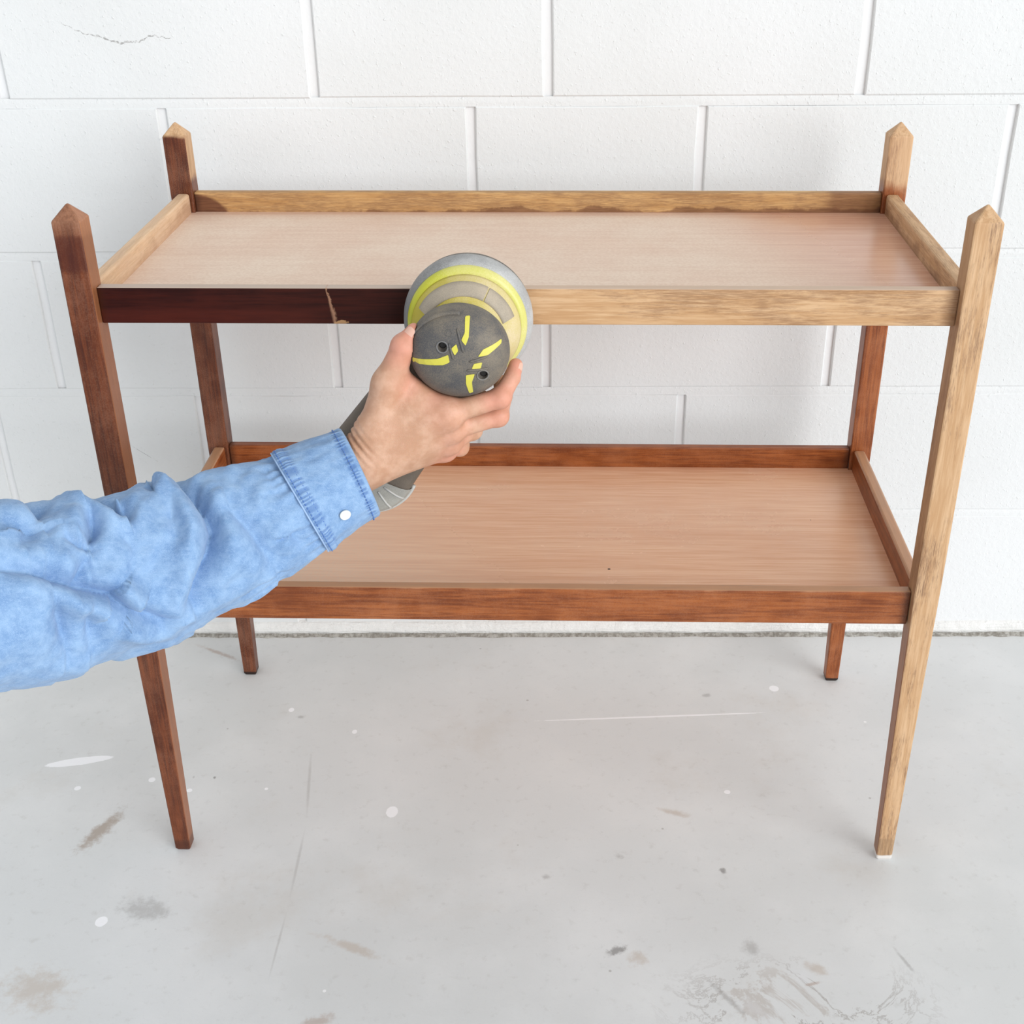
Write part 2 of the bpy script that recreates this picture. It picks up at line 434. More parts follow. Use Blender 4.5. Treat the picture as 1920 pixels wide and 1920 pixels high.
def legx_fr(t, c, x, y, z, b):
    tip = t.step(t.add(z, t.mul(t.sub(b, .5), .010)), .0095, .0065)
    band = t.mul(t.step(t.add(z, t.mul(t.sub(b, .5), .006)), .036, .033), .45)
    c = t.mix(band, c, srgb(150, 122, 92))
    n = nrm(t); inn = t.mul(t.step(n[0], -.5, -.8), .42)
    c = t.mix(inn, c, srgb(138, 86, 50))  # painted shade: inner face, turned from the light, made darker
    return t.mix(t.mul(tip, .9), c, srgb(228, 224, 220))
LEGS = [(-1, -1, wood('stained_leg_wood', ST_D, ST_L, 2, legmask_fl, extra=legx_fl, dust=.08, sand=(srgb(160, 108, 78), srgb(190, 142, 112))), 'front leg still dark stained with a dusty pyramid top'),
        (-1, 1, wood('stained_leg_wood_back', ST_D, ST_L, 2, legmask_bl, extra=legx_dark_foot, dust=.12), 'back leg dark stained with a freshly sanded pyramid top'),
        (1, 1, wood('half_sanded_leg_wood', RED_D, RED_L, 2, legmask_br, extra=legx_dark_foot, dust=.1, resid=.6), 'back leg sanded pale above the upper tray and red-brown below'),
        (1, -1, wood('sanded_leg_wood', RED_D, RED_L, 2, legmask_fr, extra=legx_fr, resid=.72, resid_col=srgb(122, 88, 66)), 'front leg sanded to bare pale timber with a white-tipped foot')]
for sx, sy, m, lab in LEGS:
    o = link('leg', leg_mesh(sx, sy), m, table); o['label'] = lab

def rail(x0, x1, y0, y1, z0, z1, m, lab):
    o = link('rail', box_mesh('rail', x0, x1, y0, y1, z0, z1, .0016 if x1 - x0 > .1 else .0034, 2 if x1 - x0 > .1 else 3), m, table); o['label'] = lab; return o
xi, yi = L2 - LW, W2 - LW            # inner faces of the legs
# upper tray
def m_uf(t, x, y, z, b, rs):
    return t.step(t.add(x, t.mul(t.sub(b, .5), .05)), -.070, -.045)
def x_uf(t, c, x, y, z, b):
    n = nrm(t)
    top = t.mul(t.step(n[2], .5, .8), .75); c = t.mix(top, c, srgb(212, 190, 172))
    lo = t.mul(t.step(t.add(z, t.mul(t.sub(b, .5), .008)), .7115, .7065), t.step(x, -.19, -.23)); c = t.mix(t.mul(lo, .3), c, srgb(94, 38, 26))
    cx = t.add(t.mul(t.sub(.7315, z), .20), -.1965)
    nn = t.sub(t.noise(scale=260, detail=3), .5)
    wdt = t.step(z, .698, .731, .0034, .0011)
    ln = t.step(t.add(t.math('ABSOLUTE', t.add(t.sub(x, cx), t.mul(nn, .004))), t.mul(nn, .002)), wdt, 0.0)
    c = t.mix(t.mul(ln, .7), c, srgb(176, 132, 104))
    chip = t.math('SQRT', t.add(t.math('POWER', t.math('DIVIDE', t.add(x, .1845), .0085), 2.0), t.math('POWER', t.math('DIVIDE', t.sub(z, .6960), .0030), 2.0)))
    c = t.mix(t.mul(t.step(t.add(chip, t.mul(nn, 1.2)), 1.0, .7), .9), c, srgb(182, 140, 98))
    end = t.mul(t.step(t.add(x, t.mul(t.sub(b, .5), .02)), .408, .426), .5); c = t.mix(end, c, srgb(96, 52, 34))
    return c
rail(-xi, xi, -W2 + REC, -W2 + REC + RT, ZU - HU, ZU, wood('half_sanded_front_rail', DK_D, DK_L, 0, m_uf, .30, extra=x_uf, resid=.55, spec=.16), 'front rail dark varnished on one half and sanded pale on the other')
def m_ub(t, x, y, z, b, rs):
    arc = t.step(t.add(t.math('SQRT', t.add(t.math('POWER', t.add(x, .434), 2.0), t.math('POWER', t.mul(t.sub(z, .700), 1.6), 2.0))), t.mul(t.sub(b, .5), .014)), .046, .053)
    lowr = t.step(t.add(t.add(t.sub(z, .7085), t.mul(x, -.010)), t.mul(t.sub(b, .5), .030)), -.001, .0045)
    right = t.step(t.add(x, t.mul(t.sub(b, .5), .06)), .372, .350, .35, 1.0)
    return t.mul(t.mul(arc, t.step(lowr, 0, 1, .25, 1.0)), right)
rail(-xi, xi, W2 - REC - RT, W2 - REC, ZU - HU, ZU, wood('sanded_back_rail', srgb(96, 58, 36), srgb(136, 90, 62), 0, m_ub, .55, resid=.6, sand=(srgb(186, 140, 86), srgb(208, 166, 112))), 'back rail of the upper tray sanded unevenly')
def m_side(t, x, y, z, b, rs):
    return t.step(t.add(t.add(z, t.mul(y, -.05)), t.mul(t.sub(b, .5), .045)), .704, .724, .45, 1.0)
rail(-L2 + REC - .002, -L2 + REC + RT, -yi, yi, ZU - HU, ZU, wood('dusty_side_rail', srgb(150, 108, 82), srgb(180, 136, 108), 1, m_side, .6, resid=.2, dust=.3, sand=(srgb(214, 176, 138), srgb(226, 194, 160))), 'side rail of the upper tray sanded pale and dusty')
def m_side2(t, x, y, z, b, rs):
    return t.step(t.add(t.add(z, t.mul(y, -.03)), t.mul(t.sub(b, .5), .05)), .704, .722, .35, 1.0)
rail(L2 - REC - RT, L2 - REC + .002, -yi, yi, ZU - HU, ZU, wood('sanded_side_rail', srgb(98, 60, 38), srgb(136, 92, 62), 1, m_side2, .5, resid=.5), 'side rail of the upper tray sanded to bare wood with dark patches')
# lower tray
def x_lo(t, c, x, y, z, b):
    n = nrm(t); top = t.mul(t.step(t.add(n[2], t.mul(t.sub(b, .5), .8)), .35, .75), .6)
    return t.mix(top, c, srgb(208, 168, 132))
LOW = lambda nm, ax, ex=None: wood(nm, RED_D, RED_L, ax, None, .36, extra=ex, dust=.07)
rail(-xi, xi, -W2 + REC, -W2 + REC + RT, ZL - HL, ZL, LOW('stained_front_rail', 0, x_lo), 'front rail of the lower tray, red-brown with a worn top edge')
rail(-xi, xi, W2 - REC - RT, W2 - REC, ZL - HL, ZL, LOW('stained_back_rail', 0), 'back rail of the lower tray, red-brown')
rail(-L2 + REC - .002, -L2 + REC + RT, -yi, yi, ZL - HL, ZL, LOW('stained_side_rail', 1, x_lo), 'side rail of the lower tray, red-brown')
rail(L2 - REC - RT, L2 - REC + .002, -yi, yi, ZL - HL, ZL, LOW('stained_side_rail_worn', 1, x_lo), 'side rail of the lower tray, red-brown with a worn top edge')

def laminate(name, base_d, base_l, dust_col, dust_fn, rough0, spots=()):
    t = NT(name); P = t.obj(); G = t.scale(P, (.03, 1, 1))
    g1 = t.noise(G, scale=520, detail=4, rough=.6, dist=.2); g2 = t.noise(G, scale=130, detail=4, rough=.6, dist=.5)
    x, y, z = t.xyz(); blot = t.noise(P, scale=7, detail=6, rough=.65)
    c = t.mix(t.step(t.add(t.mul(g1, .5), t.mul(g2, .55)), .38, .68), base_d, base_l)
    dm = dust_fn(t, x, y, blot, g2)
    c = t.mix(dm, c, t.mix(t.step(t.noise(P, scale=300, detail=4), .35, .65), dust_col, srgb(234, 215, 196)))
    for sx_, sy_, sr_ in spots:      # small dark chips and knocks
        dd_ = t.math('SQRT', t.add(t.math('POWER', t.sub(x, sx_), 2.0), t.math('POWER', t.sub(y, sy_), 2.0)))
        c = t.mix(t.step(dd_, sr_, sr_ * .6), c, srgb(70, 38, 24))
    return t.set(c, t.step(dm, 0, 1, rough0, .7), t.bump(g1, .04, .0005), .5)
def d_up(t, x, y, b, g):
    e = t.step(t.add(t.add(x, t.mul(y, .25)), t.mul(t.sub(b, .5), .20)), .395, .20, .10, 1.0)
    bk = t.step(t.add(y, t.mul(t.sub(b, .5), .05)), .186, .150, .55, 1.0)
    return t.mul(t.mul(e, bk), t.step(t.add(t.mul(b, .7), t.mul(g, .3)), .3, .65, .60, .92))
def d_lo(t, x, y, b, g):
    e = t.step(t.add(t.add(x, t.mul(y, .6)), t.mul(t.sub(b, .5), .12)), -.02, -.36, .0, .62)
    return t.mul(t.mx(e, t.mul(t.step(b, .45, .7), .16)), t.step(x, .40, .30))
def panel(zt, th, m, lab):
    a, b = L2 - REC - RT + .0005, W2 - REC - RT + .0005; cx, cy = xi - .0002, yi - .0002
    poly = [(-cx, -b), (cx, -b), (cx, -cy), (a, -cy), (a, cy), (cx, cy), (cx, b), (-cx, b), (-cx, cy), (-a, cy), (-a, -cy), (-cx, -cy)]
    n = len(poly); v = [(x, y, zt - th) for x, y in poly] + [(x, y, zt) for x, y in poly]
    f = [tuple(reversed(range(n))), tuple(range(n, 2 * n))] + [(i, (i + 1) % n, n + (i + 1) % n, n + i) for i in range(n)]
    o = link('tray_panel', fix_normals(pyd('tray_panel', v, f)), m, table); o['label'] = lab
panel(PU, .006, laminate('dusty_laminate', srgb(198, 142, 114), srgb(218, 170, 142), srgb(226, 204, 184), d_up, .24), 'wood-grain laminate of the upper tray under pale sanding dust')
panel(PL_, .006, laminate('pink_brown_laminate', srgb(230, 176, 140), srgb(246, 203, 168), srgb(240, 212, 188), d_lo, .26, ((0.0928,-0.0985,.0022),(0.3515,0.0296,.0009))), 'pink-brown wood-grain laminate of the lower tray')

# ------------------------------------------------------------------ random-orbit sander pressed against the front rail
# local frame: X right, Y up, Z away from the rail
so = empty('orbital_sander', (-0.05640,-0.50022,0.70268))
so.rotation_euler = Matrix(((math.cos(TH), 0, math.sin(TH)), (math.sin(TH), 0, -math.cos(TH)), (0, 1, 0))).to_euler()
tag(so, 'dusty grey and yellow random orbit sander gripped by the hand, pressed on the front rail', 'sander')
MM = .001
def lathe(prof, cx=0, cy=0, n=96, sy=1.0, a0=0, a1=2 * math.pi, closed=True, sx=1.0):
    rings = []
    m = n if closed else n + 1
    for r, d in prof:
        rings.append([((cx + r * sx * math.cos(a0 + (a1 - a0) * k / n)) * MM, (cy + r * sy * math.sin(a0 + (a1 - a0) * k / n)) * MM, d * MM) for k in range(m)])
    return rings
RCX, RCY = 1.7, 4.0
D_GREY = srgb(208, 190, 165)
M_PAD = plain('black_foam', srgb(58, 56, 54), .85, (srgb(170, 160, 148), .5))
M_SKIRT = plain('dusty_grey_plastic', srgb(124, 123, 122), .5, (srgb(200, 199, 197), .35), gx=6.0)
M_YEL = plain('dusty_lime_plastic', srgb(192, 192, 50), .35, (srgb(226, 216, 156), .35), gx=7.0)
M_DOME = plain('beige_dust_coated_plastic', srgb(190, 174, 60), .5, (srgb(220, 202, 168), .42), gx=9.0)
M_WEDGE = plain('grey_dust_coated_plastic', srgb(150, 140, 126), .6, (srgb(186, 171, 150), .7))
M_RUB = plain('charcoal_rubber', srgb(72, 73, 77), .62, (srgb(150, 136, 114), .42), bscale=1600, bstr=.12)
M_RIM = plain('worn_grey_rubber', srgb(104, 104, 106), .6, (srgb(150, 140, 126), .4))
M_INL = plain('yellow_inlay', srgb(212, 203, 74), .5, (srgb(222, 206, 140), .1))
M_HOLE = plain('dark_screw', srgb(34, 30, 28), .5)
M_BOX = plain('dark_brown_plastic', srgb(92, 82, 72), .55, (srgb(128, 115, 100), .35))
M_BOXE = plain('dusty_translucent_grey', srgb(138, 136, 130), .45, (srgb(178, 174, 164), .5))
M_BOXR = plain('pale_grey_rim', srgb(176, 175, 172), .45, (srgb(205, 200, 190), .4))

link('sanding_pad', ring_mesh('sanding_pad', lathe([(56, .4), (60.5, .4), (61.5, 2), (61.5, 9), (58, 10.5)], RCX, RCY), True, True, True), M_PAD, so, True)
link('skirt', ring_mesh('skirt', lathe([(54, 10.5), (62, 10.5), (63.3, 12), (63.6, 18), (62.8, 25), (61, 29), (58.2, 31.2), (57, 31.4)], RCX, RCY, 128), True, True, True), M_SKIRT, so, True)
link('yellow_band', ring_mesh('yellow_band', lathe([(58.2, 29), (58.3, 32), (57.2, 35.0), (54.6, 37.6), (52.5, 38.0)], RCX, RCY, 128), True, True, True), M_YEL, so, True)
dome_prof = [(53.6, 37.2), (52.4, 41), (50.2, 45.5), (46.5, 51), (41.5, 56.5), (37, 60.5), (34, 64), (33.5, 70)]
link('housing', ring_mesh('housing', lathe(dome_prof, RCX * .6, 2.0, 96), True, True, True), M_DOME, so, True)
# raised label panel on the housing, over the top of the grip
def panel_patch(prof, a0, a1, off, n=40):
    p = []
    for r, d in prof: p.append((r + off * .75, d + off * .65))
    top = lathe(p, RCX * .6, 2.0, n, 1.0, a0, a1, False); bot = lathe([(r - .8, d - .8) for r, d in p], RCX * .6, 2.0, n, 1.0, a0, a1, False)
    top = np.array(top); bot = np.array(bot)
    loop = [bot[0:1], top, bot[-1:]]
    grid = np.concatenate([bot[0:1], top, bot[-1:]], 0)
    me = ring_mesh('label_panel', grid, False)
    return me
pp = [(49.2, 47.2), (46.6, 51.2), (43.5, 54.6), (41.6, 56.7), (38.5, 59.5)]
link('label_panel', panel_patch(pp, math.radians(62), math.radians(152), .9), M_WEDGE, so, True)
link('label_panel', panel_patch(pp, math.radians(18), math.radians(60), .7), M_WEDGE, so, True)
# palm grip: mushroom head with two screw holes
HCX, HCY, HSX, HSY = -2.3, -4.0, 1.0, .945
HOLES = [(-15.4,9.3),(21.0,-18.8)]
gp = [(0, 112), (8, 111.8), (16, 110.9), (24, 109.2), (31, 106.6), (37, 102.9), (41.5, 98.6), (45, 93.2), (47, 87.5), (47.7, 82), (47.2, 76.5), (45.2, 72), (42, 69), (38, 67.4), (33, 66.8)]
gr_, gd_ = np.array([p[0] for p in gp], float), np.array([p[1] for p in gp], float)
def smooth_profile(r, d, n):
    t = np.concatenate([[0], np.cumsum(np.hypot(np.diff(r), np.diff(d)))]); u = np.linspace(0, t[-1], n)
    a, b = np.interp(u, t, r), np.interp(u, t, d)
    for _ in range(6):
        a[1:-1] = (a[:-2] + 2 * a[1:-1] + a[2:]) / 4; b[1:-1] = (b[:-2] + 2 * b[1:-1] + b[2:]) / 4
    return a, b
sr, sd = smooth_profile(gr_, gd_, 110)
topi = int(np.argmax(sr))
def head_h(x, y):
    r = math.hypot((x - HCX) / HSX, (y - HCY) / HSY)
    return float(np.interp(r, sr[:topi], sd[:topi]))
rings = []
NA = 300
for i in range(1, len(sr)):
    row = []
    for k in range(NA):
        a = 2 * math.pi * k / NA
        x, y, d = HCX + sr[i] * HSX * math.cos(a), HCY + sr[i] * HSY * math.sin(a), sd[i]
        if i < topi:
            for hx, hy in HOLES:
                q = math.hypot(x - hx, y - hy)
                d -= 6.5 * (1 - min(1, max(0, (q - 3.7) / 1.5)) ** 1)
        row.append((x * MM, y * MM, d * MM))
    rings.append(row)
grip = link('grip', ring_mesh('grip', rings, True, True, True), M_RUB, so, True)
for hx, hy in HOLES:
    link('screw', ring_mesh('screw', lathe([(3.4, head_h(hx, hy) - 7.5), (3.4, head_h(hx, hy) - 5.8), (2.6, head_h(hx, hy) - 5.4)], hx, hy, 16), True, True, True), M_HOLE, grip)
    rr = []
    for a in range(25):
        an = 2 * math.pi * a / 24; rr.append(((hx + 5.2 * math.cos(an)) * MM, (hy + 5.2 * math.sin(an)) * MM, (head_h(hx + 5.2 * math.cos(an), hy + 5.2 * math.sin(an)) + .1) * MM))
    link('screw_rim', tube_mesh('screw_rim', rr, .0008, 6), M_RIM, grip, True)
INLAYS = [[(5.8,33.9),(9.8,33.9),(8.9,18.7),(6.2,12.2),(2.7,16.7),(5.7,22.5)],
 [(-6.8,8.3),(-2.4,12.2),(-1.0,6.4),(-4.0,2.5)],
 [(-43.3,-5.5),(-20.9,-2.2),(-11.4,1.8),(-10.4,-4.7),(-16.1,-7.4),(-43.5,-9.5)],
 [(18.2,0.6),(22.6,6.5),(37.5,11.7),(37.5,8.5),(26.2,1.3)],
 [(11.6,-11.2),(13.6,-6.6),(20.5,-5.9),(19.1,-11.2)],
 [(5.8,-18.5),(13.3,-17.8),(10.5,-25.7),(10.8,-37.1),(7.6,-38.5),(5.5,-27.1)]]
def inlay(poly):
    mx_, my_ = sum(p[0] for p in poly) / len(poly), sum(p[1] for p in poly) / len(poly); poly = [(mx_ + (x - mx_) * 1.10, my_ + (y - my_) * 1.10) for x, y in poly]
    bm = bmesh.new()
    f = bm.faces.new([bm.verts.new((x, y, 0)) for x, y in poly])
    bmesh.ops.bevel(bm, geom=list(bm.verts), offset=.5, segments=2, affect='VERTICES')
    bmesh.ops.triangulate(bm, faces=bm.faces[:])
    for _ in range(2): bmesh.ops.subdivide_edges(bm, edges=bm.edges[:], cuts=1, use_grid_fill=True)
    ex = bmesh.ops.extrude_face_region(bm, geom=bm.faces[:])
    top = {g for g in ex['geom'] if isinstance(g, bmesh.types.BMVert)}
    for v in bm.verts:
        v.co.z = head_h(v.co.x, v.co.y) + (.55 if v in top else -.6)
    for v in bm.verts: v.co *= MM
    bmesh.ops.recalc_face_normals(bm, faces=bm.faces)
    me = bpy.data.meshes.new('inlay'); bm.to_mesh(me); bm.free(); return me
for poly in INLAYS:
    link('inlay', inlay(poly), M_INL, grip)
for (a, b) in [[(-9.1,13.4),(-5.4,-2.1)],[(-1.5,26.3),(4.1,4.4)],[(8.7,-4.6),(26.2,-0.0)],[(6.0,-12.9),(26.5,-12.4)]]:
    pts = []
    for k in range(13):
        x, y = a[0] + (b[0] - a[0]) * k / 12, a[1] + (b[1] - a[1]) * k / 12; pts.append((x * MM, y * MM, (head_h(x, y) + .1) * MM))
    link('raised_rib', tube_mesh('raised_rib', pts, [.0003] + [.0013] * 11 + [.0003], 6), M_RUB, grip, True)
cxy = (-9.4,21.8)
pts = [((cxy[0] + 2.9 * math.cos(a)) * MM, (cxy[1] + 2.9 * math.sin(a)) * MM, (head_h(cxy[0] + 2.9 * math.cos(a), cxy[1] + 2.9 * math.sin(a))) * MM) for a in [2 * math.pi * k / 24 for k in range(25)]]
link('moulded_ring', tube_mesh('moulded_ring', pts, .0003, 6), M_RUB, grip, True)
# rubber lip over the top left of the grip, ending in a little peak
pts = []; rad = []
for k in range(25):
    u = k / 24; a = math.radians(152 + (86 - 152) * u); r = 45.4 - 2.0 * u; x, y = HCX + r * HSX * math.cos(a), HCY + r * HSY * math.sin(a)
    pts.append((x * MM, y * MM, (head_h(x, y) + .9) * MM)); rad.append((.8 + 1.5 * math.sin(math.pi * min(1, u * 1.0)) + (1.6 * u ** 6)) * MM)
link('grip_lip', tube_mesh('grip_lip', pts, rad, 10), M_RUB, grip, True)
# dust box: drop-shaped hull from the body to a drum behind the wrist
DR = (-104.6,-148.5,45.0); BD = (-2.1,-9.1,45.0)
def drop_outline(r0, r1, n=72, grow=0.0):
    c0, c1 = Vector(BD[:2]), Vector(DR[:2]); d = (c1 - c0).normalized(); base = math.atan2(d.y, d.x); D = (c1 - c0).length
    off = math.acos(max(-1, min(1, (r0 - r1) / D))); pts = []
    for k in range(n):
        a = base + off + (2 * math.pi - 2 * off) * k / (n - 1); pts.append(c0 + Vector((math.cos(a), math.sin(a))) * (r0 + grow))
    for k in range(n):
        a = base - off + 2 * off * k / (n - 1); pts.append(c1 + Vector((math.cos(a), math.sin(a))) * (r1 + grow))
    return pts
rings = []
for g, d in [(-9, 17), (-3, 18.5), (-.6, 22), (0, 28), (0, 40), (-.8, 45), (-3, 49), (-7, 51.5), (-13, 52.6), (-22, 53)]:
    rings.append([(p.x * MM, p.y * MM, d * MM) for p in drop_outline(38, 47.5, 60, g)])
dbx = link('dust_box', ring_mesh('dust_box', rings, True, True, True), M_BOX, so, True)
# pale ribbed end shell with rim
rings = []
base = math.atan2(DR[1] - BD[1], DR[0] - BD[0])
for r, d in [(48.3, 24), (49.2, 30), (49.0, 41), (47.5, 46), (44.0, 50.5), (38, 53.2), (30, 54.2), (18, 54.6)]:
    rings.append([((DR[0] + r * math.cos(base + a)) * MM, (DR[1] + r * math.sin(base + a)) * MM, d * MM) for a in np.linspace(-1.75, 1.75, 60)])
link('end_shell', ring_mesh('end_shell', rings, False), M_BOXE, dbx, True)
pts = [((DR[0] + 49.6 * math.cos(base + a)) * MM, (DR[1] + 49.6 * math.sin(base + a)) * MM, 39 * MM) for a in np.linspace(-1.8, 1.8, 50)]
link('rim', tube_mesh('rim', pts, .0021, 8), M_BOXR, dbx, True)
for k in range(9):
    a = base - 1.5 + 3.0 * k / 8
    pts = [((DR[0] + r * math.cos(a)) * MM, (DR[1] + r * math.sin(a)) * MM, d * MM) for r, d in [(22, 54.7), (30, 54.4), (38, 53.4), (44, 50.7), (47.3, 46.5)]]
    link('rib', tube_mesh('rib', pts, .0011, 6), M_BOXR, dbx, True)
a = base + .42
link('latch', box_mesh('latch', (DR[0] + 50 * math.cos(a) - 7) * MM, (DR[0] + 50 * math.cos(a) + 7) * MM, (DR[1] + 50 * math.sin(a) - 3) * MM, (DR[1] + 50 * math.sin(a) + 5) * MM, .030, .042, .002, 2), M_BOXR, dbx)

# ------------------------------------------------------------------ person: right hand and denim sleeve
HAND = {'fore2':((-0.2599,-0.6540,0.5561),0.0310),
 'fore':((-0.1978,-0.6193,0.5725),0.0290),
 'wrist':((-0.1637,-0.6020,0.5880),0.0260),
 'cmc':((-0.1442,-0.5984,0.6209),0.0150),
 'tmcp':((-0.1287,-0.5937,0.6694),0.0145),
 'tip_':((-0.1120,-0.5891,0.7048),0.0114),
 'ttip':((-0.1016,-0.5853,0.7180),0.0086),
 'imcp':((-0.0740,-0.5929,0.6383),0.0125),
 'ipip':((-0.0229,-0.5849,0.6513),0.0096),
 'idip':((-0.0117,-0.5712,0.6664),0.0082),
 'itip':((-0.0082,-0.5612,0.6750),0.0070),
 'mmcp':((-0.0713,-0.5839,0.6187),0.0125),
 'mpip':((-0.0260,-0.5689,0.6254),0.0098),
 'mdip':((-0.0206,-0.5510,0.6393),0.0085),
 'mtip':((-0.0243,-0.5409,0.6504),0.0075),
 'rmcp':((-0.0748,-0.5728,0.6011),0.0125),
 'rpip':((-0.0533,-0.5503,0.6024),0.0096),
 'rdip':((-0.0455,-0.5365,0.6172),0.0083),
 'rtip':((-0.0428,-0.5305,0.6291),0.0073),
 'pmcp':((-0.0810,-0.5617,0.5867),0.0115),
 'ppip':((-0.0671,-0.5400,0.5789),0.0086),
 'pdip':((-0.0617,-0.5301,0.5934),0.0074),
 'ptip':((-0.0593,-0.5272,0.6039),0.0066),
 'palmc':((-0.1078,-0.5892,0.6445),0.0135),
 'web1':((-0.1137,-0.5870,0.6699),0.0095),
 'web2':((-0.0823,-0.5877,0.6449),0.0095)}
person = empty('person', (-0.60, -0.95, 0.0))
PB = Vector(person.location)
tag(person, 'outstretched right arm in a faded blue denim shirt holding the sander', 'person')

def skin_mesh():
    h = 0.00125
    keys = {k: (np.array(p), r) for k, (p, r) in HAND.items()}
    allp = np.array([p for k, (p, r) in keys.items() if k != 'fore2'])
    lo = allp.min(0) - .036; hi = allp.max(0) + .03
    lo[0] = keys['fore'][0][0] - .02
    N = np.ceil((hi - lo) / h).astype(int) + 1
    gx, gy, gz = [lo[i] + h * np.arange(N[i]) for i in range(3)]
    X, Y, Z = np.meshgrid(gx.astype(np.float32), gy.astype(np.float32), gz.astype(np.float32), indexing='ij')
    def cone(a, b, ra=None, rb=None):
        (pa, r1), (pb, r2) = keys[a], keys[b]
        r1 = ra if ra is not None else r1; r2 = rb if rb is not None else r2
        d = pb - pa; L = float(d @ d)
        t = ((X - pa[0]) * d[0] + (Y - pa[1]) * d[1] + (Z - pa[2]) * d[2]) / L
        np.clip(t, 0, 1, out=t)
        return np.sqrt((X - pa[0] - t * d[0]) ** 2 + (Y - pa[1] - t * d[1]) ** 2 + (Z - pa[2] - t * d[2]) ** 2) - (r1 + (r2 - r1) * t)
    def ball(p, r): return np.sqrt((X - p[0]) ** 2 + (Y - p[1]) ** 2 + (Z - p[2]) ** 2) - r
    def smin(a, b, k):
        hh = np.clip(.5 + .5 * (b - a) / k, 0, 1); return b * (1 - hh) + a * hh - k * hh * (1 - hh)
    # palm and forearm
    f = cone('fore', 'wrist', .0285, .0255)
    e2 = cone('fore2', 'fore', .031, .0285); f = smin(f, e2, .01)
    for m, rw in (('imcp', .0155), ('mmcp', .0165), ('rmcp', .0165), ('pmcp', .0150)):
        f = smin(f, cone('wrist', m, rw + .004, None), .013)
    f = smin(f, cone('wrist', 'cmc', .019, .0165), .012)
    f = smin(f, cone('cmc', 'tmcp', .0170, .0142), .012)
    f = smin(f, cone('web1', 'web2', .0095, .0095), .011)
    f = smin(f, cone('cmc', 'imcp', .012, .0115), .012)
    f = smin(f, cone('cmc', 'palmc', .014, .0135), .012)
    f = smin(f, cone('palmc', 'imcp', .0135, .012), .012)
    thumb = smin(cone('tmcp', 'tip_', .0140, .0112), cone('tip_', 'ttip', .0110, .0082), .003)
    thumb = smin(thumb, ball(keys['tip_'][0], .0120), .004)
    f = smin(f, thumb, .009)
    fing = None
    for q in 'imrp':
        rr = [keys[q + s][1] for s in ('mcp', 'pip', 'dip', 'tip')]
        c = smin(cone(q + 'mcp', q + 'pip', rr[0] * .90, rr[1] * .98), cone(q + 'pip', q + 'dip', rr[1] * .97, rr[2]), .003)
        c = smin(c, cone(q + 'dip', q + 'tip', rr[2] * .99, rr[3]), .002)
        c = smin(c, ball(keys[q + 'pip'][0], rr[1] * 1.06), .004)
        fing = c if fing is None else smin(fing, c, .0012)
    f = smin(f, fing, .006)
    # knuckle bumps
    for q, r in (('imcp', .0133), ('mmcp', .0135), ('rmcp', .0131), ('pmcp', .0120)):
        f = smin(f, ball(keys[q][0], r), .006)
    # skin folds at the thumb side of the wrist
    w = keys['wrist'][0]; ax = keys['imcp'][0] - keys['fore'][0]; ax = ax / np.linalg.norm(ax)
    s = (X - w[0]) * ax[0] + (Y - w[1]) * ax[1] + (Z - w[2]) * ax[2]
    side = np.clip(((Z - w[2]) - .004) / .022, 0, 1)
    f = f + .0011 * side * np.exp(-((s - .012) / .013) ** 2) * np.cos((s + .25 * (Z - w[2])) * 2 * np.pi / .0072)
    # press against the sander: the flesh gives way to the grip, the neck and the dust box
    M = np.array(so.matrix_basis.inverted())
    lx = (M[0, 0] * X + M[0, 1] * Y + M[0, 2] * Z + M[0, 3]) * 1000; ly = (M[1, 0] * X + M[1, 1] * Y + M[1, 2] * Z + M[1, 3]) * 1000; lz = (M[2, 0] * X + M[2, 1] * Y + M[2, 2] * Z + M[2, 3]) * 1000
    rho = np.hypot((lx - HCX) / HSX, (ly - HCY) / HSY)
    o = np.argsort(gd_); prof = np.interp(lz, gd_[o], gr_[o])
    ins = np.minimum(np.minimum(prof - rho, 112 - lz), lz - 66.8)
    hr = np.hypot(lx - RCX * .6, ly - 2)
    ds = [p[1] for p in dome_prof]; rs = [p[0] for p in dome_prof]
    ins = np.maximum(ins, np.minimum(np.minimum(np.interp(lz, ds, rs) - hr, lz - 36), 72 - lz))
    ins = np.maximum(ins, np.minimum(np.minimum(63.8 - np.hypot(lx - RCX, ly - RCY), lz), 38 - lz))
    c0, c1 = np.array(BD[:2]), np.array(DR[:2]); dd = c1 - c0; tt = np.clip(((lx - c0[0]) * dd[0] + (ly - c0[1]) * dd[1]) / (dd @ dd), 0, 1)
    cap = 38 + 11.5 * tt - np.hypot(lx - c0[0] - tt * dd[0], ly - c0[1] - tt * dd[1])
    ins = np.maximum(ins, np.minimum(np.minimum(cap, lz - 17), 55.0 - lz))
    f = np.maximum(f, (ins + .35) * .001)
    # ---- surface nets
    sgn = f < 0
    nx, ny, nz = f.shape
    cs = np.zeros((nx - 1, ny - 1, nz - 1), np.int8)
    for a in (0, 1):
        for b in (0, 1):
            for c in (0, 1): cs += sgn[a:nx - 1 + a, b:ny - 1 + b, c:nz - 1 + c]
    act = (cs > 0) & (cs < 8); ii = np.argwhere(act)
    idx = -np.ones(act.shape, np.int64); idx[act] = np.arange(len(ii))
    acc = np.zeros((len(ii), 3)); cnt = np.zeros(len(ii))
    corners = [(a, b, c) for a in (0, 1) for b in (0, 1) for c in (0, 1)]
    val = {c: f[ii[:, 0] + c[0], ii[:, 1] + c[1], ii[:, 2] + c[2]].astype(float) for c in corners}
